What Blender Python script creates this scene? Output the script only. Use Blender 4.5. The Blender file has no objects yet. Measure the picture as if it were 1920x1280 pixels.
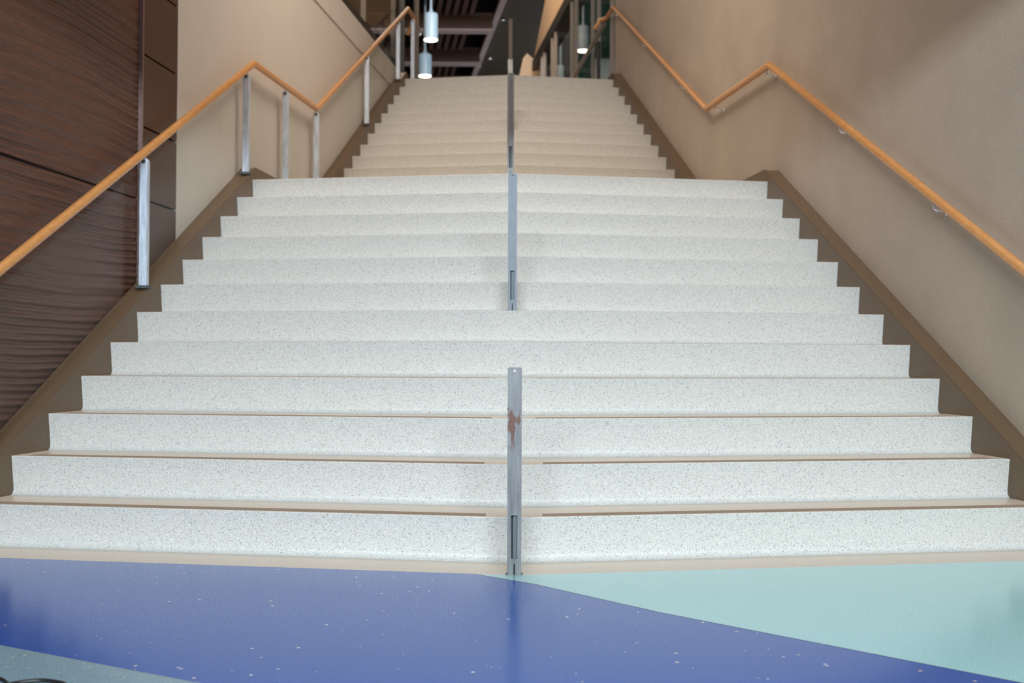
import bpy, bmesh, math, random
from mathutils import Matrix, Vector
import numpy as np
random.seed(3)
SC = bpy.context.scene
C = SC.collection

# ------------------------------------------------------------------ camera
F_PX = 2108.463
cam_d = bpy.data.cameras.new('camera'); cam = bpy.data.objects.new('camera', cam_d); C.objects.link(cam)
cam_d.sensor_fit = 'HORIZONTAL'; cam_d.sensor_width = 36.0
cam_d.lens = F_PX / 1920 * 36.0
cam_d.clip_start = .05; cam_d.clip_end = 200
PIT, ROLL, YAW = 0.0190845, 0.003466, 0.0040683
cp, sp, cy_, sy_, cr, sr = math.cos(PIT), math.sin(PIT), math.cos(YAW), math.sin(YAW), math.cos(ROLL), math.sin(ROLL)
Yw = Matrix(((cy_, -sy_, 0), (sy_, cy_, 0), (0, 0, 1)))
Pw = Matrix(((1, 0, 0), (0, cp, sp), (0, -sp, cp)))
W2C = Pw @ Yw                       # rows: right, forward, up
right, fwd, up = W2C[0].copy(), W2C[1].copy(), W2C[2].copy()
r2 = cr * right + sr * up; u2 = -sr * right + cr * up
cam.matrix_world = Matrix(((r2.x, u2.x, -fwd.x, -0.02675), (r2.y, u2.y, -fwd.y, 0), (r2.z, u2.z, -fwd.z, 0.72822), (0, 0, 0, 1)))
cam_d.dof.use_dof = True; cam_d.dof.focus_distance = 3.9; cam_d.dof.aperture_fstop = 3.6
SC.camera = cam

# ------------------------------------------------------------------ world, exposure, big lights
SC.view_settings.view_transform = 'Standard'; SC.view_settings.look = 'None'
SC.view_settings.gamma = 1.0; SC.view_settings.exposure = 0.0
try: SC.view_settings.use_curve_mapping = False
except Exception: pass
world = bpy.data.worlds.new('world'); SC.world = world; world.use_nodes = True
bg = world.node_tree.nodes['Background']
bg.inputs[0].default_value = (0.86, 0.86, 0.86, 1); bg.inputs[1].default_value = 0.22

def area(name, loc, target, sx, sy, power, col, spread=180):
    l = bpy.data.lights.new(name, 'AREA'); l.shape = 'RECTANGLE'; l.size = sx; l.size_y = sy
    l.energy = power; l.color = col; l.spread = math.radians(spread)
    o = bpy.data.objects.new(name, l); C.objects.link(o); o.location = loc
    d = Vector(target) - Vector(loc)
    o.rotation_euler = d.to_track_quat('-Z', 'Y').to_euler()
    return o
# daylight from the tall entrance glazing behind the viewer
area('daylight_entrance', (0.2, -3.6, 3.05), (0, 6, 1.1), 5, 0.5, 700, (0.85, 0.94, 1.0))
# warm house lights over the stair, the landing and the upper hall
area('warm_stair_light', (-0.4, 6.0, 7.6), (0.2, 6.2, 0), 0.9, 4.0, 165, (1.0, 0.89, 0.78))
area('warm_landing_light', (-0.4, 7.5, 5.4), (0.0, 11.2, 3.0), 1.0, 1.2, 62, (1.0, 0.83, 0.68))
area('warm_hall_light', (-0.8, 16.5, 7.7), (0.2, 18.5, 4), 2.5, 4.0, 200, (1.0, 0.76, 0.56))
area('cool_fill_front', (0.3, 16.0, 7.7), (-1.6, 21.2, 6.3), 1.0, 1.4, 42, (0.72, 0.88, 1.0), 70)  # added cool fill inside the hall, brightens the pendants from the front
area('cool_fill_hall', (5.0, 27.5, 6.2), (-1.6, 21, 6.4), 3, 3, 200, (0.75, 0.9, 1.0))  # cool light added at the far right to lift the dark hall and pendants

# ------------------------------------------------------------------ materials
def mat(name, base, rough=.5, metal=0.0, spec=.5, coat=0.0):
    m = bpy.data.materials.new(name); m.use_nodes = True
    b = m.node_tree.nodes['Principled BSDF']
    b.inputs['Base Color'].default_value = (*base, 1); b.inputs['Roughness'].default_value = rough
    b.inputs['Metallic'].default_value = metal; b.inputs['Specular IOR Level'].default_value = spec
    b.inputs['Coat Weight'].default_value = coat
    return m, m.node_tree.nodes, m.node_tree.links, b
def pos(N): return N.new('ShaderNodeNewGeometry').outputs['Position']
def noise(N, L, vec, scale, detail=2, rough=.5):
    n = N.new('ShaderNodeTexNoise'); L.new(vec, n.inputs['Vector']); n.inputs['Scale'].default_value = scale
    n.inputs['Detail'].default_value = detail; n.inputs['Roughness'].default_value = rough
    return n.outputs['Fac']
def ramp(N, L, fac, stops):
    r = N.new('ShaderNodeValToRGB'); L.new(fac, r.inputs[0]); e = r.color_ramp.elements
    while len(e) < len(stops): e.new(.5)
    for i, (p, c) in enumerate(stops):
        e[i].position = p; e[i].color = (*c, 1) if len(c) == 3 else c
    return r.outputs[0]
def mix(N, L, fac, a, b, mode='MIX'):
    m = N.new('ShaderNodeMix'); m.data_type = 'RGBA'; m.blend_type = mode
    if isinstance(fac, (int, float)): m.inputs[0].default_value = fac
    else: L.new(fac, m.inputs[0])
    for s, v in ((6, a), (7, b)):
        if isinstance(v, tuple): m.inputs[s].default_value = (*v, 1)
        else: L.new(v, m.inputs[s])
    return m.outputs[2]
def mapping(N, L, vec, sc):
    m = N.new('ShaderNodeMapping'); L.new(vec, m.inputs[0]); m.inputs['Scale'].default_value = sc
    return m.outputs[0]
def chips(N, L, vec, scale, thr, soft=.08, rnd_lo=0.0):
    """mask of small stone chips: voronoi cells kept at random; returns (mask, per-cell colour)"""
    v = N.new('ShaderNodeTexVoronoi'); L.new(vec, v.inputs['Vector']); v.inputs['Scale'].default_value = scale
    sep = N.new('ShaderNodeSeparateColor'); L.new(v.outputs['Color'], sep.inputs[0])
    m1 = N.new('ShaderNodeMath'); m1.operation = 'LESS_THAN'; L.new(sep.outputs[0], m1.inputs[0]); m1.inputs[1].default_value = thr
    mr = N.new('ShaderNodeMapRange'); L.new(v.outputs['Distance'], mr.inputs[0])
    sz = N.new('ShaderNodeMapRange'); L.new(sep.outputs[2], sz.inputs[0]); sz.inputs[3].default_value = .16; sz.inputs[4].default_value = .46
    sz2 = N.new('ShaderNodeMath'); sz2.operation = 'ADD'; L.new(sz.outputs[0], sz2.inputs[0]); sz2.inputs[1].default_value = soft
    L.new(sz.outputs[0], mr.inputs[1]); L.new(sz2.outputs[0], mr.inputs[2]); mr.inputs[3].default_value = 1; mr.inputs[4].default_value = 0
    m2 = N.new('ShaderNodeMath'); m2.operation = 'MULTIPLY'; L.new(m1.outputs[0], m2.inputs[0]); L.new(mr.outputs[0], m2.inputs[1])
    return m2.outputs[0], sep.outputs[1]

def warp(N, L, p, amt, scale):
    n = N.new('ShaderNodeTexNoise'); L.new(p, n.inputs['Vector']); n.inputs['Scale'].default_value = scale
    v = N.new('ShaderNodeVectorMath'); v.operation = 'MULTIPLY_ADD'; L.new(n.outputs['Color'], v.inputs[0]); v.inputs[1].default_value = (amt,) * 3; L.new(p, v.inputs[2])
    return v.outputs[0]
def terrazzo(name, base, c_dark, c_light, rough, dark_amt=.2, light_amt=.2, scale=120, base_var=.12, coat=.0):
    m, N, L, b = mat(name, base, rough, coat=coat)
    p = warp(N, L, pos(N), .008, 130)
    nz = noise(N, L, p, 210, 2)
    lo = tuple(x * (1 - base_var) for x in base); hi = tuple(min(1, x * (1 + base_var)) for x in base)
    col = ramp(N, L, nz, [(.3, lo), (.7, hi)])
    k1, r1 = chips(N, L, p, scale, dark_amt)
    cd = ramp(N, L, r1, [(0, c_dark[0]), (.5, c_dark[1]), (1, c_dark[-1])])
    col = mix(N, L, k1, col, cd)
    k2, r2_ = chips(N, L, mapping(N, L, p, (1.13, .93, 1.07)), scale * .8, light_amt)
    cl = ramp(N, L, r2_, [(0, c_light[0]), (1, c_light[-1])])
    col = mix(N, L, k2, col, cl)
    L.new(col, b.inputs['Base Color'])
    return m
M_step = terrazzo('white_speckled_terrazzo', (.68, .70, .68), [(.24, .31, .35), (.52, .48, .40), (.38, .45, .50)], [(.84, .86, .85), (.76, .75, .69)], .48, .42, .42, 190, .15)
M_strip = mat('tan_grip_strip', (.43, .34, .26), .8)[0]
M_groove = mat('brown_groove', (.29, .22, .165), .85)[0]
M_band = terrazzo('beige_terrazzo', (.63, .555, .465), [(.5, .42, .33), (.56, .5, .4), (.48, .42, .36)], [(.7, .64, .54), (.68, .6, .5)], .3, .25, .25, 120, .05)
def floor_mat(name, base, fleck, famt, fsize, grain):
    m, N, L, b = mat(name, base, .17, spec=.33)
    p = pos(N)
    g = noise(N, L, p, 260, 2)
    lo = tuple(x * (1 - grain) for x in base); hi = tuple(min(1, x * (1 + grain)) for x in base)
    col = ramp(N, L, g, [(.35, lo), (.65, hi)])
    k, r = chips(N, L, p, fsize, famt, .05)
    col = mix(N, L, k, col, ramp(N, L, r, [(0, fleck[0]), (.6, fleck[1]), (1, fleck[-1])]))
    k, r = chips(N, L, mapping(N, L, p, (1.2, 1.0, 1.0)), 150, .16, .1)
    col = mix(N, L, k, col, ramp(N, L, r, [(0, lo), (1, hi)]))
    L.new(col, b.inputs['Base Color'])
    return m
M_blue = floor_mat('blue_terrazzo', (.010, .086, .42), [(.62, .74, .8), (.55, .6, .65), (.75, .62, .45)], .008, 95, .35)
M_aqua = floor_mat('aqua_terrazzo', (.37, .69, .74), [(.48, .80, .82), (.29, .57, .61), (.42, .72, .76)], .25, 120, .16)
M_grey = floor_mat('grey_blue_terrazzo', (.22, .35, .44), [(.45, .57, .62), (.15, .26, .33), (.55, .62, .58)], .22, 90, .25)
M_line = mat('divider_strip', (.36, .46, .42), .4)[0]

def plaster(name, base, var, sc=3.0, bump=.0, seam=False):
    m, N, L, b = mat(name, base, .62, spec=.35)
    p = pos(N)
    n1 = noise(N, L, p, sc, 4, .6); n2 = noise(N, L, p, 85, 3, .6)
    c1 = ramp(N, L, n1, [(.3, tuple(x * (1 - var) for x in base)), (.7, tuple(x * (1 + var) for x in base))])
    c2 = ramp(N, L, n2, [(.35, (1 - var * .8,) * 3), (.65, (1 + var * .4,) * 3)])
    L.new(mix(N, L, 1.0, c1, c2, 'MULTIPLY'), b.inputs['Base Color'])
    if bump:
        bp = N.new('ShaderNodeBump'); bp.inputs['Strength'].default_value = bump; bp.inputs['Distance'].default_value = .002
        L.new(n2, bp.inputs['Height']); L.new(bp.outputs[0], b.inputs['Normal'])
    return m
M_wallL = plaster('cream_plaster', (.64, .60, .55), .02)
M_wallR = plaster('taupe_sand_plaster', (.485, .412, .338), .08, 2.0, .9)
M_tan = plaster('tan_paint', (.50, .36, .23), .03)
M_skirt = plaster('brown_metal_skirt', (.140, .094, .056), .05)
M_skirt.node_tree.nodes['Principled BSDF'].inputs['Roughness'].default_value = .42

def wood(name, dark, light, sc, rough=.35, coat=.2):
    m, N, L, b = mat(name, dark, rough, coat=coat)
    tc = N.new('ShaderNodeTexCoord').outputs['Object']
    n = noise(N, L, mapping(N, L, tc, sc), 4, 4, .65)
    L.new(ramp(N, L, n, [(.3, dark), (.7, light)]), b.inputs['Base Color'])
    b.inputs['Coat Roughness'].default_value = .25
    return m
M_rail = wood('honey_oak', (.60, .26, .065), (.74, .36, .12), (14, 2, 14), .28, .3)
M_panel = wood('walnut_veneer', (.092, .043, .030), (.150, .073, .052), (30, 1.2, 40), .42, .0)
M_panel.node_tree.nodes['Principled BSDF'].inputs['Specular IOR Level'].default_value = .28
M_panel_flat = wood('walnut_flat_veneer', (.066, .030, .017), (.092, .042, .026), (40, 40, 1.5), .45, .1)
M_gap = mat('shadow_gap_black', (.008, .006, .005), .8)[0]

def steel(name, base, rough, rust=False):
    m, N, L, b = mat(name, base, rough, .35)
    p = pos(N)
    n = noise(N, L, mapping(N, L, p, (60, 60, 8)), 1, 3, .6)
    col = ramp(N, L, n, [(.3, tuple(x * .72 for x in base)), (.7, tuple(min(1, x * 1.2) for x in base))])
    if rust:
        r = noise(N, L, mapping(N, L, p, (22, 22, 9)), 1, 4, .65)
        k = ramp(N, L, r, [(.56, (0, 0, 0)), (.61, (1, 1, 1))])
        z = N.new('ShaderNodeSeparateXYZ'); L.new(p, z.inputs[0])
        zz = ramp(N, L, z.outputs[2], [(.42, (0, 0, 0)), (.47, (1, 1, 1)), (.62, (1, 1, 1)), (.66, (0, 0, 0))])
        k = mix(N, L, 1.0, k, zz, 'MULTIPLY')
        col = mix(N, L, k, col, (.16, .085, .065))
    L.new(col, b.inputs['Base Color'])
    rr = N.new('ShaderNodeMapRange'); L.new(n, rr.inputs[0]); rr.inputs[3].default_value = rough - .08; rr.inputs[4].default_value = rough + .12
    L.new(rr.outputs[0], b.inputs['Roughness'])
    return m
M_mill = steel('raw_mill_steel', (.225, .235, .242), .5, True)
M_mill2 = steel('raw_grey_steel', (.20, .235, .27), .5)
M_mill_dark = steel('dark_steel', (.09, .10, .11), .5)
M_satin = steel('satin_steel', (.62, .72, .85), .48)
M_chrome = mat('polished_steel', (.75, .75, .76), .18, 1.0)[0]
M_frame = mat('taupe_metal_frame', (.28, .255, .235), .45)[0]
M_dark = mat('dark_bronze', (.020, .018, .016), .5)[0]
M_soffit = mat('charcoal_soffit', (.105, .075, .052), .8)[0]
M_slat = mat('maroon_wood_slat', (.16, .085, .075), .5)[0]
M_ceil = mat('dark_maroon_ceiling', (.012, .005, .006), .8)[0]
M_beam = wood('brown_wood_beam', (.15, .09, .065), (.20, .12, .088), (2, 30, 30), .5, .1)
M_lip = mat('pinkish_trim', (.85, .66, .66), .5)[0]
M_shade = mat('pale_enamel_daylight_tint', (.50, .66, .78), .4)[0]  # pale paint with a cool daylight tint put into the base colour
M_teal = mat('dark_teal_wall', (.03, .10, .09), .4)[0]
M_pale = mat('pale_grey_panel', (.42, .52, .55), .5)[0]
M_tongue = mat('dark_blue_steel', (.13, .165, .18), .5, .2)[0]
M_mill3 = steel('brightened_mill_steel', (.33, .35, .375), .5)  # same bare steel lightened, in place of daylight missing on the upper posts
M_pole = mat('grey_brown_column', (.20, .175, .16), .5)[0]
M_brownpost = mat('dark_brown_steel', (.13, .095, .085), .5)[0]
M_edgestrip = mat('pale_walnut_edge', (.20, .125, .11), .4)[0]
M_cable = mat('black_rubber', (.012, .012, .014), .45)[0]
M_conc = mat('grey_floor_screed', (.36, .33, .29), .4)[0]
def thin_glass(name, tint, refl=.06):
    m = bpy.data.materials.new(name); m.use_nodes = True; N = m.node_tree.nodes; L = m.node_tree.links
    N.remove(N['Principled BSDF']); out = N['Material Output']
    tr = N.new('ShaderNodeBsdfTransparent'); tr.inputs[0].default_value = (*tint, 1)
    gl = N.new('ShaderNodeBsdfGlossy'); gl.inputs['Roughness'].default_value = .02
    lw = N.new('ShaderNodeLayerWeight'); lw.inputs[0].default_value = .5
    pw = N.new('ShaderNodeMath'); pw.operation = 'POWER'; L.new(lw.outputs['Facing'], pw.inputs[0]); pw.inputs[1].default_value = 5
    fr = N.new('ShaderNodeMath'); fr.operation = 'MULTIPLY_ADD'; L.new(pw.outputs[0], fr.inputs[0]); fr.inputs[1].default_value = .14; fr.inputs[2].default_value = .015
    mx = N.new('ShaderNodeMixShader'); L.new(fr.outputs[0], mx.inputs[0]); L.new(tr.outputs[0], mx.inputs[1]); L.new(gl.outputs[0], mx.inputs[2])
    L.new(mx.outputs[0], out.inputs[0]); return m
M_glass = thin_glass('clear_glass', (.985, .993, .99))
M_edge = mat('green_glass_edge', (.16, .30, .26), .2)[0]
me_, N_, L_, b_ = mat('lamp_glow', (1, .9, .75), .5)
b_.inputs['Emission Color'].default_value = (1, .88, .70, 1); b_.inputs['Emission Strength'].default_value = 6.0
M_glow = me_

# ------------------------------------------------------------------ mesh helpers
class MB:
    def __init__(s): s.v = []; s.f = []; s.m = []
    def poly(s, pts, mi=0):
        i = len(s.v); s.v += [tuple(p) for p in pts]; s.f.append(tuple(range(i, i + len(pts)))); s.m.append(mi)
    def box(s, x0, x1, y0, y1, z0, z1, mi=0):
        s.hexa([(x0, y0, z0), (x1, y0, z0), (x1, y1, z0), (x0, y1, z0), (x0, y0, z1), (x1, y0, z1), (x1, y1, z1), (x0, y1, z1)], mi)
    def hexa(s, p, mi=0):
        i = len(s.v); s.v += [tuple(q) for q in p]
        for f in ((0, 3, 2, 1), (4, 5, 6, 7), (0, 1, 5, 4), (1, 2, 6, 5), (2, 3, 7, 6), (3, 0, 4, 7)):
            s.f.append(tuple(i + k for k in f)); s.m.append(mi)
    def loft(s, rings, caps=True, mi=0, closed=True):
        i0 = len(s.v); n = len(rings[0])
        for r in rings: s.v += [tuple(p) for p in r]
        for a in range(len(rings) - 1):
            for k in range(n if closed else n - 1):
                q = (k + 1) % n
                s.f.append((i0 + a * n + k, i0 + a * n + q, i0 + (a + 1) * n + q, i0 + (a + 1) * n + k)); s.m.append(mi)
        if caps:
            s.f.append(tuple(i0 + k for k in range(n))[::-1]); s.m.append(mi)
            s.f.append(tuple(i0 + (len(rings) - 1) * n + k for k in range(n))); s.m.append(mi)
    def cyl(s, a, b, r0, r1=None, n=20, mi=0):
        s.tube([a, b], r0, n, mi, r1)
    def tube(s, path, r, n=18, mi=0, r1=None):
        P = [Vector(p) for p in path]; rings = []
        for i, p in enumerate(P):
            d0 = (P[i] - P[i - 1]).normalized() if i else (P[1] - P[0]).normalized()
            d1 = (P[i + 1] - P[i]).normalized() if i < len(P) - 1 else d0
            nrm = (d0 + d1).normalized()
            up_ = Vector((1, 0, 0)) if abs(d0.x) < .8 else Vector((0, 0, 1))
            a = up_.cross(d0).normalized(); b = d0.cross(a).normalized()
            rr = r if (r1 is None or i == 0) else r1
            ring = []
            for k in range(n):
                t = 2 * math.pi * k / n
                o = a * math.cos(t) * rr + b * math.sin(t) * rr
                ring.append(p + o - d0 * (o.dot(nrm) / max(.2, d0.dot(nrm))))
            rings.append(ring)
        s.loft(rings, True, mi)
    def lathe(s, prof, c, n=32, mi=0):
        rings = [[(c[0] + r * math.cos(2 * math.pi * k / n), c[1] + r * math.sin(2 * math.pi * k / n), c[2] + z) for k in range(n)] for r, z in prof]
        s.loft(rings, True, mi)
    def build(s, name, mats, parent=None, smooth=False, loc=None):
        me = bpy.data.meshes.new(name)
        v = s.v
        if loc is not None: v = [(a - loc[0], b - loc[1], c - loc[2]) for a, b, c in v]
        me.from_pydata(v, [], s.f)
        if not isinstance(mats, (list, tuple)): mats = [mats]
        for m in mats: me.materials.append(m)
        me.polygons.foreach_set('material_index', s.m)
        bm = bmesh.new(); bm.from_mesh(me); bmesh.ops.remove_doubles(bm, verts=bm.verts, dist=1e-5)
        bmesh.ops.recalc_face_normals(bm, faces=bm.faces); bm.to_mesh(me); bm.free()
        o = bpy.data.objects.new(name, me); C.objects.link(o)
        if loc is not None and parent is None: o.location = loc
        if parent is not None:
            o.parent = parent
        if smooth:
            me.polygons.foreach_set('use_smooth', [True] * len(me.polygons))
            try: me.set_sharp_from_angle(angle=math.radians(35))
            except Exception: pass
        return o
def empty(name, loc=(0, 0, 0)):
    o = bpy.data.objects.new(name, None); C.objects.link(o); o.location = loc; o.empty_display_size = .1; return o
def tag(o, label, cat, group=None, kind=None):
    if label: o['label'] = label
    if cat: o['category'] = cat
    if group: o['group'] = group
    if kind: o['kind'] = kind
    return o
def struct(o, label, cat): return tag(o, label, cat, kind='structure')

# ------------------------------------------------------------------ stair geometry in plan
H, T = 0.165, 0.30
D1, LD = 4.11208, 1.85126
WL, WR, AL, AR, BL, BR = 2.19148, 2.17367, .164831, .163022, .114216, .116187
def plane_x(side, off, Y):
    return -(WL + off - BL * (Y - D1)) if side < 0 else (WR + off - BR * (Y - D1))
def S(side, off, Y, z): return (plane_x(side, off, Y), Y, z)
def end_pt(side, Yc, off=0.0):
    W, a, b = (WL, AL, BL) if side < 0 else (WR, AR, BR)
    w = (W + off - b * Yc) / (1 + a * b)
    return (side * w, D1 + Yc + a * w)
def depth(n): return (n - 1) * T if n <= 12 else 11 * T + LD + (n - 13) * T
def nos_z(side, Y):
    """height of the pitch line through the nosings where it runs along the wall"""
    x0, y1 = end_pt(side, depth(1)); x1, y12 = end_pt(side, depth(12)); _, y13 = end_pt(side, depth(13)); _, y24 = end_pt(side, depth(24))
    if Y < y12: return H + (Y - y1) / (y12 - y1) * 11 * H
    if Y < y13 - T * 1.0: return 12 * H
    return 13 * H + (Y - y13) / (y24 - y13) * 11 * H

def step_mesh(n):
    mb = MB()
    z0, z1 = (n - 1) * H, n * H
    Yc = depth(n); td = LD if n == 12 else T
    if n == 24: td = T * 1.0
    prof = []
    rc, rk = .026, .020                                  # cove radius, rake of the riser
    for k in range(6):
        t = math.pi / 2 * k / 5
        prof.append((rk - rc + rc * math.sin(t), z0 + rc - rc * math.cos(t)))
    prof += [(.0015, z1 - .006), (0.0, z1 - .0035), (.0012, z1 - .001), (.004, z1), (td + rk - rc, z1), (td + rk - rc, z0 - .0)]
    rings = []
    for side in (-1, 0, 1):
        r = []
        for s, z in prof:
            if side == 0: r.append((0, D1 + Yc + s, z))
            else:
                x, y = end_pt(side, Yc + s); r.append((x, y, z))
        rings.append(r)
    mb.loft(rings)
    for i, f in enumerate(mb.f):          # the flat of the tread is the beige pour, riser and cove the white one
        zs = [mb.v[k][2] for k in f]; ys = [mb.v[k][1] for k in f]
        if max(zs) - min(zs) < 1e-6 and abs(zs[0] - z1) < 1e-6 and len(f) == 4: mb.m[i] = 1
    return mb
def grip(n, side):
    """pair of thin grip lines inlaid just behind the nosing, stopping short of the centre and of the end"""
    mb = MB(); Yc = depth(n); z = n * H
    for s0, s1, zz, mi in ((.008, .084, .0, 0), (.014, .030, .0006, 1), (.040, .052, .0006, 1), (.064, .076, .0006, 1)):
        g0 = .105 + .012 * ((n * 7) % 3 - 1)
        a0 = (side * g0, D1 + Yc + s0 + (AL if side < 0 else AR) * g0); a1 = (side * g0, D1 + Yc + s1 + (AL if side < 0 else AR) * g0)
        b0 = end_pt(side, Yc + s0, -.07); b1 = end_pt(side, Yc + s1, -.07)
        lo_, hi_ = z - .002 + zz, z + .0008 + zz
        mb.hexa([(*a0, lo_), (*b0, lo_), (*b1, lo_), (*a1, lo_), (*a0, hi_), (*b0, hi_), (*b1, hi_), (*a1, hi_)], mi)
    return mb
def flight(ns, label):
    root = tag(empty('stair_flight', (0, D1 + depth(ns[0]), (ns[0] - 1) * H)), label, 'staircase')
    for n in ns:
        st = step_mesh(n).build('step', [M_step, M_band], None, smooth=True, loc=tuple(root.location))
        st.location = (0, 0, 0); st.parent = root
        for side in (-1, 1):
            g = grip(n, side).build('grip_strip', [M_strip, M_groove], None, loc=tuple(root.location)); g.location = (0, 0, 0); g.parent = st
            if n == ns[0] and side < 0: g['label'] = 'brown anti-slip line behind the nosing'
    return root
flight(range(1, 13), 'lower flight of wide white speckled terrazzo steps rising from the blue floor')
flight(range(13, 25), 'upper flight of terrazzo steps in warmer light beyond the landing')

# ------------------------------------------------------------------ floor
def kinkline(off, x):          # line parallel to the first riser
    return D1 + off + (AL if x < 0 else AR) * abs(x)
mb = MB()
XW = 3.6
yb = -0.236
A_ = (-.137, kinkline(yb, -.137) ); 
B0, B1_ = (0.062, 3.727), (1.159, 2.584)
def blue_line(y):              # boundary between blue and aqua
    t = (B0[1] - y) / (B0[1] - B1_[1]); return B0[0] + t * (B1_[0] - B0[0])
yf = 1.0
pA = (-.137, kinkline(yb, -.137), 0)
pC = (0, kinkline(yb, 0), 0)
def G(x0, y): return (x0, y, 0)
# grey-blue zone edge through the two measured floor points
g0, g1 = (-1.324, 2.901), (-.728, 2.569)
def g_at_x(x): return g0[1] + (x - g0[0]) * (g1[1] - g0[1]) / (g1[0] - g0[0])
xg = g0[0] + (yf - g0[1]) / ((g1[1] - g0[1]) / (g1[0] - g0[0]))
mb.poly([(-XW, kinkline(yb, -XW), 0), (-XW, g_at_x(-XW), 0), (xg, yf, 0), (blue_line(yf), yf, 0), (B1_[0], B1_[1], 0), (.426, 3.303, 0), (B0[0], B0[1], 0), pA], 0)
mb.poly([(-XW, g_at_x(-XW), 0), (-XW, yf, 0), (xg, yf, 0)], 2)
mb.poly([pA, (B0[0], B0[1], 0), (.426, 3.303, 0), (B1_[0], B1_[1], 0), (blue_line(yf), yf, 0), (XW, yf, 0), (XW, kinkline(yb, XW), 0), pC], 1)
mb.poly([(-XW, kinkline(yb, -XW), 0), pA, pC, (0, D1 + .2, 0), (-XW, kinkline(.2, -XW), 0)], 3)
mb.poly([pC, (XW, kinkline(yb, XW), 0), (XW, kinkline(.2, XW), 0), (0, D1 + .2, 0)], 3)
for a, b in ((pA, (B0[0], B0[1], 0)), ((B0[0], B0[1], 0), (.426, 3.303, 0)), ((.426, 3.303, 0), (B1_[0], B1_[1], 0)), ((B1_[0], B1_[1], 0), (blue_line(yf), yf, 0)), ((-XW, g_at_x(-XW), 0), (xg, yf, 0))):
    d = (Vector(b) - Vector(a)).normalized(); nn = Vector((-d.y, d.x, 0)) * .0016
    mb.poly([Vector(a) - nn + Vector((0, 0, .0004)), Vector(b) - nn + Vector((0, 0, .0004)), Vector(b) + nn + Vector((0, 0, .0004)), Vector(a) + nn + Vector((0, 0, .0004))], 4)
mb.poly([(-XW, yf, 0), (-XW, -3, 0), (XW, -3, 0), (XW, yf, 0)], 0)
fl = mb.build('floor', [M_blue, M_aqua, M_grey, M_band, M_line])
for p_ in fl.data.polygons:
    if p_.normal.z < 0: p_.flip()
struct(fl, 'polished terrazzo floor in blue, aqua and grey-blue with a beige band at the stair', 'floor')

# ------------------------------------------------------------------ sloped brown skirts (trim)
YTOP = {-1: 12.93, 1: 13.14}
def skirt_line(side, c):
    y1 = end_pt(side, depth(1))[1]; y12 = end_pt(side, depth(12))[1]; y13 = end_pt(side, depth(13))[1]; y24 = end_pt(side, depth(24))[1]
    sl = 11 * H / (y12 - y1)
    zl = 12 * H + .088; zt = 24 * H + .088
    f1 = lambda y: H + c + (y - y1) * sl
    ya = y1 - (H + c) / sl                                   # meets the floor
    yb_ = y1 + (zl - H - c) / sl
    f2o = 13 * H + c
    yc = y13 + (zl - f2o) / sl
    yd = y13 + (zt - f2o) / sl
    return [(ya, 0.0), (yb_, zl), (yc, zl), (min(yd, YTOP[side]), zt), (YTOP[side], zt)]
def skirt(side):
    pts = skirt_line(side, .052)
    mb = MB()
    def strip(o0, o1, up_, low):
        ys = [p[0] for p in pts]
        rings = []
        for y, z in pts:
            zb = z - low
            rings.append([S(side, o0, y, zb), S(side, o1, y, zb), S(side, o1, y, z + up_), S(side, o0, y, z + up_)])
        mb.loft(rings)
    strip(0.0, .1, 0, .75)
    strip(.002, .014, .006, .004)
    return mb
struct(skirt(-1).build('trim_1', M_skirt), 'sloped brown skirt capping the left side of the stair', 'trim')
struct(skirt(1).build('trim_2', M_skirt), 'sloped brown skirt capping the right side of the stair', 'trim')

# ------------------------------------------------------------------ walls
def wall(side, o0, o1, y0, y1, z0, z1, mb=None):
    mb = mb or MB()
    mb.hexa([S(side, o0, y0, z0), S(side, o1, y0, z0), S(side, o1, y1, z0), S(side, o0, y1, z0), S(side, o0, y0, z1), S(side, o1, y0, z1), S(side, o1, y1, z1), S(side, o0, y1, z1)])
    return mb
w = wall(1, .1, .35, 1.2, 13.14, 0, 8.0).build('wall_right', M_wallR)
struct(w, 'tall taupe sand-textured wall on the right of the stair', 'wall')
w = wall(-1, .1, .35, 6.68, 12.93, 0, 3.80).build('wall_left', M_wallL)
struct(w, 'cream plaster wall on the left beyond the wood panelling', 'wall')
w = wall(-1, .088, .35, 9.0, 12.93, 3.803, 4.07); wall(-1, .088, .35, 6.68, 9.0, 3.803, 4.07, w)
w = w.build('trim_3', M_wallL)
struct(w, 'plaster fascia along the edge of the upper floor above the left wall', 'trim')
w = wall(-1, .125, .40, 1.2, 6.66, 0, 8.0).build('wall_left_front', M_gap)
struct(w, 'dark backing wall behind the left wood panelling', 'wall')

mb = MB(); mb.box(-4.2, 4.2, 2.95, 3.1, 2.50, 8.0)  # unseen slab added to cut the daylight off the upper flight
struct(mb.build('daylight_cutoff_slab', M_wallR), 'unseen header added before the stair to keep daylight off the upper flight', 'wall')
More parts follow.
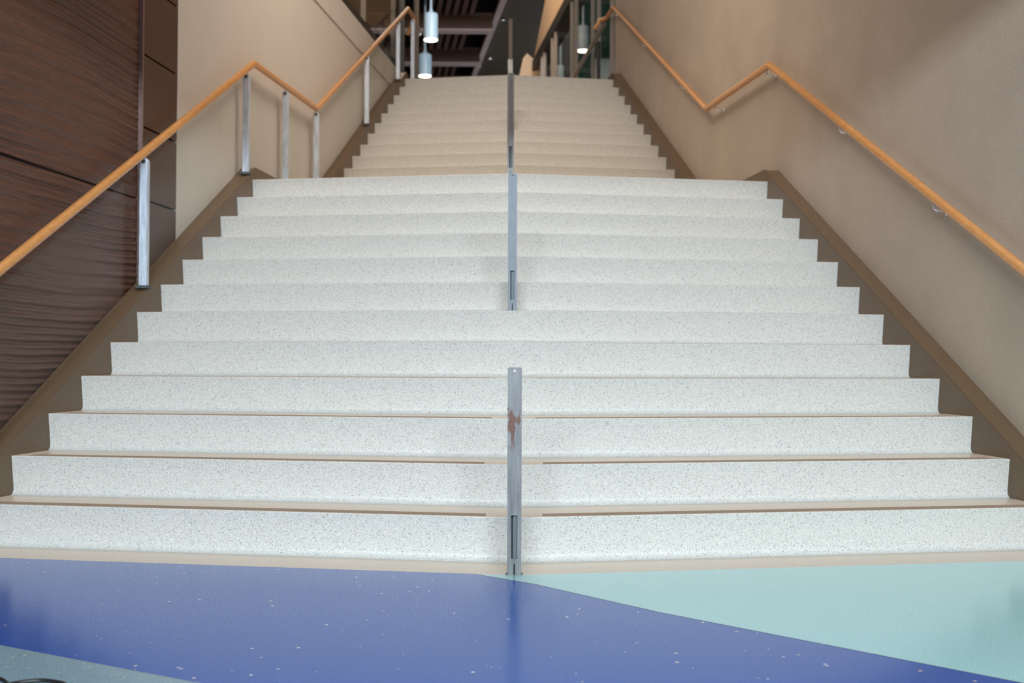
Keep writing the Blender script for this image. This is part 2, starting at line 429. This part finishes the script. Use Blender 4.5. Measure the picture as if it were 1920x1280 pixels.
# walnut wall panels ------------------------------------------------
JZ = [.415 + 1.21 * k for k in range(4)]
def relief_panel(y0, y1, z0, z1, seed):
    ny, nz = 130, 330
    Y = np.linspace(y0 + .003, y1 - .003, ny); Z = np.linspace(z0 + .005, z1 - .005, nz)
    YY, ZZ = np.meshgrid(Y, Z, indexing='ij')
    # one continuous carved ripple field running across all panels
    ph = ZZ / .034 + .75 * np.sin(1.1 * YY + 2.1 * ZZ) + .28 * np.sin(3.1 * YY - 3.3 * ZZ + 1.0) + .07 * np.sin(9.3 * YY + 7.0 * ZZ)
    amp = .6 + .4 * np.sin(2.9 * YY + 7.1 * ZZ + .9 * np.sin(4.3 * ZZ))
    hgt = .0052 * amp * np.sin(2 * np.pi * ph) + .0036 * np.sin(2 * np.pi * ph * .437 + 1.3 * np.sin(1.9 * YY))
    edge = np.minimum(1, np.minimum(YY - Y[0], Y[-1] - YY) / .02)
    hgt = hgt * (.25 + .75 * np.clip(edge, 0, 1))
    off = .112 - hgt
    X = -(WL + off - BL * (YY - D1))
    v = np.stack([X, YY, ZZ], -1).reshape(-1, 3)
    idx = np.arange(ny * nz).reshape(ny, nz)
    f = np.stack([idx[:-1, :-1], idx[1:, :-1], idx[1:, 1:], idx[:-1, 1:]], -1).reshape(-1, 4)
    # side walls back to the substrate
    vb = v.copy(); vb[:, 0] = [-(WL + .124 - BL * (y - D1)) for y in vb[:, 1]]
    rim = np.concatenate([idx[:, 0], idx[-1, 1:], idx[::-1, -1][1:], idx[0, ::-1][1:-1]])
    n0 = len(v); back = vb[rim]
    v = np.concatenate([v, back]); m = len(rim)
    fs = [(int(rim[k]), int(rim[(k + 1) % m]), n0 + (k + 1) % m, n0 + k) for k in range(m)]
    org = np.array([plane_x(-1, .12, y0), y0, z0])
    me = bpy.data.meshes.new('wall_panel')
    me.from_pydata((v - org).tolist(), [], [tuple(q) for q in f.tolist()] + fs + [tuple(n0 + k for k in range(m))])
    me.materials.append(M_panel)
    bm = bmesh.new(); bm.from_mesh(me); bmesh.ops.recalc_face_normals(bm, faces=bm.faces); bm.to_mesh(me); bm.free()
    me.polygons.foreach_set('use_smooth', [True] * (len(f)) + [False] * (len(me.polygons) - len(f)))
    o = bpy.data.objects.new('wall_panel', me); C.objects.link(o); o.location = org.tolist()
    return o
rows = {0: 'lowest', 1: 'middle', 2: 'upper'}
for (z0, z1, lab) in ((.415, 1.625, 'dark walnut rippled wall panel behind the handrail, below the long horizontal seam'),
                      (1.625, 2.835, 'dark walnut rippled wall panel above the long horizontal seam on the left wall')):
    tag(relief_panel(3.75, 6.185, z0, z1, 1), lab, 'wall panel', 'rippled walnut panels')
# flat return panels beside the plaster wall
FZ = [.02, .415, .818, 1.222, 1.627, 2.031, 2.435, 2.838, 3.24, 3.645, 4.05]
flab = {3: 'lowest smooth walnut panel, just above the brown skirt beside the cream wall',
        4: 'smooth walnut panel crossed by the left handrail beside the cream wall',
        5: 'smooth square walnut panel directly above the left handrail beside the cream wall',
        6: 'smooth square walnut panel second above the left handrail, near the top of the photo'}
for k in range(3, 8):
    z0, z1 = FZ[k] + .006, FZ[k + 1] - .006
    if k == 3: z0 = 1.10
    mb = MB(); wall(-1, .100, .124, 6.200, 6.672, z0, z1, mb)
    o = mb.build('flat_panel', M_panel_flat, loc=S(-1, .11, 6.2, z0))
    tag(o, flab.get(k, 'topmost smooth walnut panel in the narrow column beside the cream wall'), 'wall panel', 'smooth walnut panels in the column')
mb = MB(); wall(-1, .090, .124, 6.184, 6.200, 1.15, 4.05, mb)
struct(mb.build('trim_4', M_edgestrip), 'thin upright edge strip between rippled and smooth walnut panels', 'trim')
# upper fill above the measured panels (beyond the top of the frame)
mb = MB(); wall(-1, .100, .124, 3.75, 6.672, 4.06, 7.9, mb); wall(-1, .100, .124, 3.75, 6.18, 2.84, 4.05, mb)
wall(-1, .100, .124, 1.2, 3.74, .02, 7.9, mb)
struct(mb.build('wall_left_panelling', M_panel_flat), 'plain dark walnut cladding above and before the rippled panels', 'wall')

# ------------------------------------------------------------------ handrails
RR = .0235
def rail_pts(side):
    if side < 0: return [(3.95, .694), (7.80, 2.806), (9.331, 2.838), (13.05, 4.855), (13.50, 4.85)]
    return [(3.95, .715), (7.742, 2.796), (9.228, 2.828), (12.90, 4.835), (13.30, 4.83)]
def rail_z(side, y):
    p = rail_pts(side)
    for (a, za), (b, zb) in zip(p, p[1:]):
        if a <= y <= b: return za + (zb - za) * (y - a) / (b - a)
    return p[-1][1]
def build_rail(side, root):
    mb = MB(); path = [S(side, .03, y, z) for y, z in rail_pts(side)]
    if side < 0: path.append(S(side, .09, 13.56, 4.83)); path.append(S(side, .14, 13.58, 4.70))
    else: path.append(S(side, -.04, 13.36, 4.82)); path.append(S(side, -.09, 13.38, 4.72))
    mb.tube(path, RR, 24)
    o = mb.build('rail', M_rail, None, smooth=True, loc=tuple(root.location)); o.location = (0, 0, 0); o.parent = root
    return o
rl = tag(empty('handrail', S(-1, .03, 3.95, .694)), 'honey oak handrail on pale steel posts along the left side of the stair', 'handrail')
build_rail(-1, rl)['label'] = 'round honey oak rail'
def part(mb, name, m, root, parent=None, smooth=False, label=None):
    o = mb.build(name, m, None, smooth=smooth, loc=tuple(root.location)); o.location = (0, 0, 0); o.parent = parent or root
    if label: o['label'] = label
    return o
def rail_post(y, zb, on_cap=True, m=M_satin, wdt=.046):
    off = .030
    x = plane_x(-1, off, y); zt = rail_z(-1, y) - .022
    mb = MB(); hw = wdt / 2; d = .021
    ch = .004
    def ring(z): return [(x - hw + ch, y - d, z), (x + hw - ch, y - d, z), (x + hw, y - d + ch, z), (x + hw, y + d - ch, z), (x + hw - ch, y + d, z), (x - hw + ch, y + d, z), (x - hw, y + d - ch, z), (x - hw, y - d + ch, z)]
    mb.loft([ring(zb), ring(zt - .035)])
    # rounded head of the post
    prof = [(hw * math.cos(t), (zt - .035) + .024 * math.sin(t)) for t in [math.pi * k / 10 for k in range(11)]]
    mb.loft([[(x + a, y - d * .8, z) for a, z in prof], [(x + a, y + d * .8, z) for a, z in prof]])
    p = part(mb, 'post', m, rl)
    mb = MB(); mb.cyl((x, y - d - .004, zt - .034), (x, y - d + .006, zt - .034), .011, n=14)
    part(mb, 'bolt', M_mill_dark, rl, p, True)
    mb = MB(); mb.tube([(x, y, zt - .02), (x, y, rail_z(-1, y) - .006)], .007, 10)
    part(mb, 'rail_bracket', M_chrome, rl, p, True)
    mb = MB(); hb = .034
    mb.box(x - hb, x + hb, y - .03, y + .03, zb - .012, zb + .004)
    part(mb, 'base_plate', M_mill_dark, rl, p)
    return p
sk = skirt_line(-1, .052)
def skirt_z(y):
    for (a, za), (b, zb) in zip(sk, sk[1:]):
        if a <= y <= b: return za + (zb - za) * (y - a) / (b - a)
    return sk[-1][1]
for y in (4.56, 6.085, 7.66, 8.52, 9.34, 11.08, 12.52, 13.34):
    zb = skirt_z(y) + .012 if y < 12.93 else 3.96 + .012
    rail_post(y, zb)
GY = [(4.59, 5.88), (6.12, 7.42), (7.70, 8.30), (8.56, 9.13), (9.38, 10.86), (11.12, 12.30)]
for ya, yb2 in GY:
    cuts = [ya] + [q for q, _ in sk + rail_pts(-1) if ya < q < yb2] + [yb2]
    cuts = sorted(cuts); mb = MB()
    lo = [skirt_z(q) + .02 for q in cuts]; hi = [rail_z(-1, q) - .085 for q in cuts]
    mb.loft([[S(-1, .045, q, a), S(-1, .055, q, a), S(-1, .055, q, b), S(-1, .045, q, b)] for q, a, b in zip(cuts, lo, hi)])
    part(mb, 'glass_panel', M_glass, rl)
# right rail on wall brackets
rr_ = tag(empty('handrail', S(1, .03, 3.95, .715)), 'honey oak handrail bracketed to the taupe wall on the right', 'handrail')
build_rail(1, rr_)['label'] = 'round honey oak rail'
for y in (5.45, 6.56, 7.80, 8.97, 10.0, 11.45, 12.75):
    z = rail_z(1, y); x = plane_x(1, .03, y); xw = plane_x(1, .1, y)
    mb = MB()
    mb.tube([(x, y, z - .015), (x, y, z - .052), (x + .014, y, z - .064), (xw - .004, y, z - .066)], .0065, 12)
    p = part(mb, 'bracket', M_chrome, rr_, smooth=True)
    mb = MB(); mb.cyl((xw - .009, y, z - .066), (xw + .002, y, z - .066), .021, n=20)
    part(mb, 'rosette', M_chrome, rr_, p, True)

# ------------------------------------------------------------------ bare centre posts
def centre_post(x, y, z0, z1, wd, label, m, slot=True, hole=True):
    root = tag(empty('steel_post', (x, y, z0)), label, 'post', 'bare steel posts along the centre line')
    hw, d = wd / 2, .016
    bm = bmesh.new()
    # front outline with a long slot from the foot and a hole near the head, on a grid of columns
    def prism(x0, x1, za, zb, xa=None, xb=None):
        mb_.hexa([(x0, -d, za), (x1, -d, za), (x1, d, za), (x0, d, za), (xa if xa is not None else x0, -d, zb), (xb if xb is not None else x1, -d, zb), (xb if xb is not None else x1, d, zb), (xa if xa is not None else x0, d, zb)])
    bm.free()
    mb_ = MB(); hgt = z1 - z0
    hz = hgt - .012; hr = .0048
    s0, s1, sw = .045, .205, .0065
    if slot:
        # two feet splayed at the bottom, slot above
        prism(-hw, -.0035, 0, .040, -hw, -.0015); prism(.0035, hw, 0, .040, .0015, hw)
        prism(-hw, hw, .040, s0 + .012)
        prism(-hw, -.0105, s0 + .012, s1); prism(.0105, hw, s0 + .012, s1)
        base = s1
    else: base = 0
    top = hz - .012
    prism(-hw, hw, base, top)
    # head with round hole
    n = 24
    out, inn = [], []
    for k in range(n):
        t = 2 * math.pi * (k + .5) / n
        c, s = math.cos(t), math.sin(t); q = min(hw / max(abs(c), 1e-6), .012 / max(abs(s), 1e-6))
        out.append((c * q, s * q)); inn.append((c * hr, s * hr))
    def R(pts, yy): return [(a, yy, hz + b) for a, b in pts]
    if hole:
        mb_.loft([R(out, -d), R(out, d), R(inn, d), R(inn, -d), R(out, -d)], caps=False)
        prism(-hw, hw, top, top + .00001)
    else: prism(-hw, hw, top, hgt)
    o = mb_.build('flat_bar', m, None); o.parent = root
    if slot:
        mb = MB(); mb.box(-.0045, .0095, -d * .5, d * .9, .046, s1 - .004)
        o = mb.build('inner_tongue', M_tongue, None); o.parent = root
        mb = MB(); mb.box(-hw + .002, hw - .002, d, d + .003, 0, s1 + .01)
        o = mb.build('back_plate', M_mill_dark, None); o.parent = root
    for sx in (-1, 1):
        mb = MB(); a, b = sorted((sx * hw, sx * (hw + .004)))
        mb.box(a, b, -d * .7, d * .7, .0, .006)
        o = mb.build('weld_bead', M_mill_dark, None); o.parent = root
    return root
centre_post(-.001, 3.887, 0, .713, .049, 'bare grey steel post with rust stains on the floor at the foot of the stair', M_mill)
centre_post(-.003, 5.70, 6 * H, 6 * H + .70, .045, 'blue-grey bare steel post standing halfway up the lower flight', M_mill2)
centre_post(-.010, 7.55, 12 * H, 12 * H + .70, .044, 'tall-looking bare steel post at the front edge of the landing', M_mill3)
centre_post(-.008, 10.86, 18 * H, 18 * H + .70, .045, 'small bare steel post halfway up the upper flight, mostly behind the landing post', M_mill3)
centre_post(-.004, 12.66, 24 * H, 24 * H + .66, .042, 'thin dark brownish post on the topmost step against the dark ceiling', M_brownpost, slot=False)

# ------------------------------------------------------------------ upper floor and hall beyond
ZT = 24 * H
mb = MB()
x0, y0 = end_pt(-1, depth(24) + T - .006); x1, y1 = end_pt(1, depth(24) + T - .006)
mb.poly([(x0, y0, ZT), (0, D1 + depth(24) + T - .006, ZT), (x1, y1, ZT), (6, y1, ZT), (6, 36, ZT), (-7, 36, ZT), (-7, y0, ZT)])
mb.poly([(x0, y0, ZT - .3), (0, D1 + depth(24) + T - .006, ZT - .3), (x1, y1, ZT - .3), (6, y1, ZT - .3), (6, 36, ZT - .3), (-7, 36, ZT - .3), (-7, y0, ZT - .3)])
for a, b in (((x0, y0), (0, D1 + depth(24) + T - .006)), ((0, D1 + depth(24) + T - .006), (x1, y1))):
    mb.poly([(*a, ZT), (*b, ZT), (*b, ZT - .3), (*a, ZT - .3)])
struct(mb.build('floor_upper', M_conc), 'upper hall floor beyond the top step', 'floor')
mb = MB(); mb.hexa([S(-1, .352, 6.68, ZT - .1), (-7, 6.68, ZT - .1), (-7, 12.75, ZT - .1), S(-1, .352, 12.75, ZT - .1), S(-1, .352, 6.68, ZT), (-7, 6.68, ZT), (-7, 12.75, ZT), S(-1, .352, 12.75, ZT)])
struct(mb.build('floor_upper_left', M_conc), 'upper floor behind the left wall', 'floor')
# ceiling of the hall, slatted part on the left, plain soffit on the right
ZC = 8.0
trimx = lambda y: -.12 - (y - 22.41) * (.878 - .12) / (28.27 - 22.41)
mb = MB(); mb.box(-7, 6, 13.6, 36, ZC + .30, ZC + .42)
struct(mb.build('ceiling', M_ceil), 'dark ceiling void over the upper hall', 'ceiling')
mb = MB()
ys0, ys1 = 14.0, 36.0
mb.hexa([(trimx(ys0), ys0, ZC), (5.5, ys0, ZC), (5.5, ys1, ZC), (trimx(ys1), ys1, ZC), (trimx(ys0), ys0, ZC + .08), (5.5, ys0, ZC + .08), (5.5, ys1, ZC + .08), (trimx(ys1), ys1, ZC + .08)])
struct(mb.build('ceiling_soffit', M_soffit), 'plain charcoal soffit right of the slatted ceiling', 'ceiling')
mb = MB()
mb.hexa([(trimx(ys0) - .10, ys0, ZC - .10), (trimx(ys0) + .02, ys0, ZC - .10), (trimx(ys1) + .02, ys1, ZC - .10), (trimx(ys1) - .10, ys1, ZC - .10),
         (trimx(ys0) - .10, ys0, ZC), (trimx(ys0) + .02, ys0, ZC), (trimx(ys1) + .02, ys1, ZC), (trimx(ys1) - .10, ys1, ZC)])
struct(mb.build('trim_5', M_lip), 'pale pinkish trim line between slatted ceiling and soffit', 'trim')
# beams and slats
bY = [16.0, 18.4, 21.0, 23.4, 26.0, 28.5, 31.0]
for i, y in enumerate(bY):
    xr = trimx(y) - .11
    b = tag(empty('ceiling_beam', (xr, y, ZC - .32)), {3: 'brown ceiling beam nearest the viewer, behind the front pendant lamp', 4: 'second brown ceiling beam, behind the lower pendant lamp'}.get(i, 'brown cross beam of the slatted ceiling, one of the far or hidden ones'), 'ceiling beam', 'brown beams of the slatted ceiling')
    mb = MB(); mb.box(-6.0, xr, y, y + .22, ZC - .29, ZC + .05); o = mb.build('beam', M_beam, None, loc=tuple(b.location)); o.location = (0, 0, 0); o.parent = b
    mb = MB(); mb.box(-6.0, xr, y - .02, y + .24, ZC - .33, ZC - .29); o = mb.build('lip', M_lip, None, loc=tuple(b.location)); o.location = (0, 0, 0); o.parent = b
    o['label'] = 'paler lower edge'
ns = 0
proto = None
for i, y in enumerate(bY[:-1]):
    if i < 2: continue
    xr = trimx(y) - .20
    for k in range(6):
        x = xr - .42 - k * .17
        if proto is None:
            mb = MB(); mb.box(-.045, .045, .02, 2.1, -.10, .06)
            proto = mb.build('ceiling_slat', M_slat); o = proto
        else:
            o = proto.copy(); C.objects.link(o)
        o.location = (x, y + .24, ZC + .02); o.rotation_euler = (0, 0, .129)
        tag(o, 'thin maroon wood slat of the dark ceiling between the brown beams', 'ceiling slat', 'maroon ceiling slats')
# hall walls
mb = MB(); mb.box(-7, 6, 35.6, 35.9, ZT, ZC + .3)
struct(mb.build('wall_back', M_gap), 'dark end wall of the upper hall', 'wall')
mb = MB(); mb.box(-7.2, -7, 6.68, 35.9, ZT, ZC + .3)
struct(mb.build('wall_far_left', M_panel_flat), 'dark wood wall on the far left of the upper hall', 'wall')
# tan bulkhead with raked top over the glazing, dark header below it
mb = MB(); prof = [(13.16, 6.10), (19.95, 6.10), (19.95, 6.19), (18.72, 6.76), (13.16, 9.3)]
mb.loft([[S(1, .1, y, z) for y, z in prof], [S(1, .4, y, z) for y, z in prof]])
struct(mb.build('wall_right_bulkhead', M_tan), 'warm tan bulkhead above the glazing of the upper hall', 'wall')
mb = MB(); wall(1, .06, .3, 13.16, 19.95, 5.93, 6.10, mb)
struct(mb.build('trim_6', M_dark), 'dark header strip over the glazed screen', 'trim')
mb = MB(); pts = [(.07, ZT), (.12, 5.4), (.17, 5.9), (.24, 6.22), (.31, 6.30), (.38, 6.24), (.47, 6.16), (.56, 6.1), (.60, ZT)]
mb.loft([[(x, 20.15, z) for x, z in pts], [(x, 20.45, z) for x, z in pts]])
struct(mb.build('wall_right_return', M_tan), 'tan wall return with a rounded top at the far end of the glazing', 'wall')
# glazed screen
win = tag(empty('window_1', S(1, .1, 13.2, ZT)), 'tall glazed screen with taupe mullions to the right above the top step', 'window', kind='structure')
for y in (13.30, 14.10, 14.50, 15.71, 16.06, 17.55, 17.87, 18.72, 18.98):
    mb = MB(); x = plane_x(1, .1, y); mb.box(x - .024, x + .024, y - .024, y + .024, ZT, 5.93)
    part(mb, 'mullion', M_frame, win)
for a, b in ((13.33, 14.07), (14.13, 15.68), (15.74, 17.52), (17.58, 18.69), (18.75, 19.9)):
    mb = MB(); wall(1, .10, .112, a, b, ZT + .02, 5.93, mb); part(mb, 'pane', M_glass, win)
# room behind the glass
mb = MB(); mb.hexa([(1.3, 21.5, ZT), (5.4, 18.0, ZT), (5.6, 18.2, ZT), (1.5, 21.7, ZT), (1.3, 21.5, ZC), (5.4, 18.0, ZC), (5.6, 18.2, ZC), (1.5, 21.7, ZC)])
struct(mb.build('wall_behind_glass', M_teal), 'dark teal wall seen through the glazed screen', 'wall')
mb = MB(); mb.box(1.34, 1.80, 17.9, 18.2, ZT + .02, 5.60)  # pale board imitating a bright reflection in the glazing
tag(mb.build('reflection_board', M_pale), 'pale grey-blue board added behind the glass in place of a bright reflection', 'board')
# landing guard in front of the glass
gr = tag(empty('guard_rail', S(1, .03, 13.3, ZT)), 'grey guard rail with dark glass running beyond the right handrail', 'guard rail')
mb = MB(); pth = [S(1, .03, 13.42, 4.80), S(1, .03, 15.6, 4.68)]; mb.tube(pth, .028, 12); part(mb, 'top_rail', M_frame, gr, smooth=True)
mb = MB(); wall(1, .025, .035, 13.5, 15.55, ZT + .05, 4.62, mb); part(mb, 'glass_panel', M_glass, gr)
for y in (13.75, 15.5):
    mb = MB(); x = plane_x(1, .03, y); mb.cyl((x, y, ZT), (x, y, 4.68), .018, n=12); part(mb, 'post', M_dark, gr, smooth=True)
# guard on the left upper floor edge
gl = tag(empty('glass_balustrade', S(-1, .2, 9.0, 4.07)), 'glass balustrade with pale steel posts on top of the cream left wall', 'balustrade')
mb = MB(); wall(-1, .092, .15, 8.6, 12.9, 4.072, 4.15, mb); part(mb, 'base_shoe', M_dark, gl, label='black base channel')
mb = MB(); wall(-1, .118, .128, 8.6, 12.88, 4.15, 4.98, mb); part(mb, 'glass_panel', M_glass, gl)
mb = MB(); mb.tube([S(-1, .12, 8.6, 5.02), S(-1, .12, 12.9, 5.02)], .022, 14); part(mb, 'top_rail', M_rail, gl, smooth=True)
for y in (9.6, 11.45, 12.85):
    mb = MB(); x = plane_x(-1, .16, y); mb.box(x - .024, x + .024, y - .024, y + .024, 4.072, 4.99); part(mb, 'post', M_pole, gl)
# railings and slim columns on the upper hall at the left
def pole(x, y, z1, r, m, label, ball=False, base=True):
    root = tag(empty('railing_post', (x, y, ZT)), label, 'post', 'slim posts in the upper hall on the left')
    mb = MB(); mb.tube([(0, 0, 0), (0, 0, z1 - ZT)], r, 16); o = mb.build('shaft', m, root, smooth=True)
    mb = MB(); mb.lathe([(r * 1.9, 0), (r * 1.9, .03), (r * 1.2, .05)], (0, 0, 0), 16); mb.build('foot', m, root, smooth=True)
    if ball:
        mb = MB(); mb.lathe([(.005 + r * 2.2 * math.sin(t), -r * 2.2 * math.cos(t)) for t in [math.pi * k / 10 for k in range(11)]], (0, 0, z1 - ZT), 18)
        mb.build('finial', M_chrome, root, smooth=True)
    return root
pole(-1.555, 18.5, 6.18, .035, M_mill2, 'slim grey post with a round silver top left of the front pendant lamp', True)
pole(-1.28, 15.2, 7.9, .035, M_pole, 'slim taupe column rising behind the top of the left handrail')
pole(-1.52, 15.6, 7.9, .045, M_mill_dark, 'dark slim column furthest left in the upper hall')

# ------------------------------------------------------------------ pendant lamps
def pendant(x, y, zb, dia, label, hgt=.50):
    root = tag(empty('pendant_lamp', (x, y, zb)), label, 'pendant lamp', 'pale cylinder pendant lamps')
    r = dia / 2; h = hgt
    mb = MB()
    prof = [(r * .93, .012), (r * .985, 0.0), (r, .01), (r, h - r * .45)]
    for k in range(1, 7):
        t = math.pi / 2 * k / 6; prof.append((r * (.42 + .58 * math.cos(t)), h - r * .45 + r * .40 * math.sin(t)))
    prof += [(r * .30, h + .0), (r * .22, h + .05), (r * .18, h + .06)]
    mb.lathe(prof, (0, 0, 0), 36); mb.build('shade', M_shade, root, smooth=True)
    mb = MB(); mb.lathe([(r * .90, -.006), (r * .90, .010)], (0, 0, 0), 32); mb.build('diffuser', M_glow, root, smooth=True)
    mb = MB(); mb.tube([(0, 0, h + .05), (0, 0, ZC + .25 - zb)], .02, 12); mb.build('stem', M_shade, root, smooth=True)
    return root
pendant(-1.43, 20.2, 6.55, .255, 'larger pale blue pendant lamp hanging front left above the top step')
pendant(-1.66, 21.9, 6.33, .255, 'lower pale blue pendant lamp, its glowing disc just above the top step', .45)
pendant(1.335, 20.4, 6.42, .225, 'pale pendant lamp seen behind the glazed screen between two mullions', .47)
pendant(.945, 20.8, 5.85, .13, 'narrow pale pendant lamp low behind the glass, cut off by the top step', .42)
for x, y in ((-.24, 23.6), (-.56, 26.6), (-.85, 27.3)):
    mb = MB(); mb.lathe([(.05, 0), (.055, .03), (.035, .07)], (0, 0, 0), 20)
    o = mb.build('ceiling_spotlight', M_chrome, smooth=True); o.location = (x + .11, y, ZC - .075)
    tag(o, {-.24: 'small round silver spotlight on the soffit beside the pinkish trim, the nearer one', -.56: 'small round silver spotlight on the soffit, the farther one'}.get(x, 'tiny farthest spotlight on the soffit just above the top step'), 'spotlight', 'small spotlights on the soffit')

# ------------------------------------------------------------------ black cable on the floor
cu = MB(); pts = []
key = [(-1.60, 2.44), (-1.40, 2.50), (-1.25, 2.578), (-1.185, 2.584), (-1.150, 2.548), (-1.142, 2.538), (-1.125, 2.556), (-1.085, 2.571), (-1.045, 2.560), (-1.01, 2.53), (-1.0, 2.44), (-1.1, 2.32), (-1.35, 2.28)]
kv = [Vector((a, b, .0045)) for a, b in key]
for i in range(len(kv) - 1):
    p0, p1, p2, p3 = kv[max(i - 1, 0)], kv[i], kv[i + 1], kv[min(i + 2, len(kv) - 1)]
    for k in range(8):
        t = k / 8
        pts.append(.5 * ((2 * p1) + (-p0 + p2) * t + (2 * p0 - 5 * p1 + 4 * p2 - p3) * t * t + (-p0 + 3 * p1 - 3 * p2 + p3) * t ** 3))
cu.tube(pts, .0045, 10)
tag(cu.build('cable', M_cable, smooth=True), 'black cable lying on the grey-blue floor in the bottom left corner', 'cable')
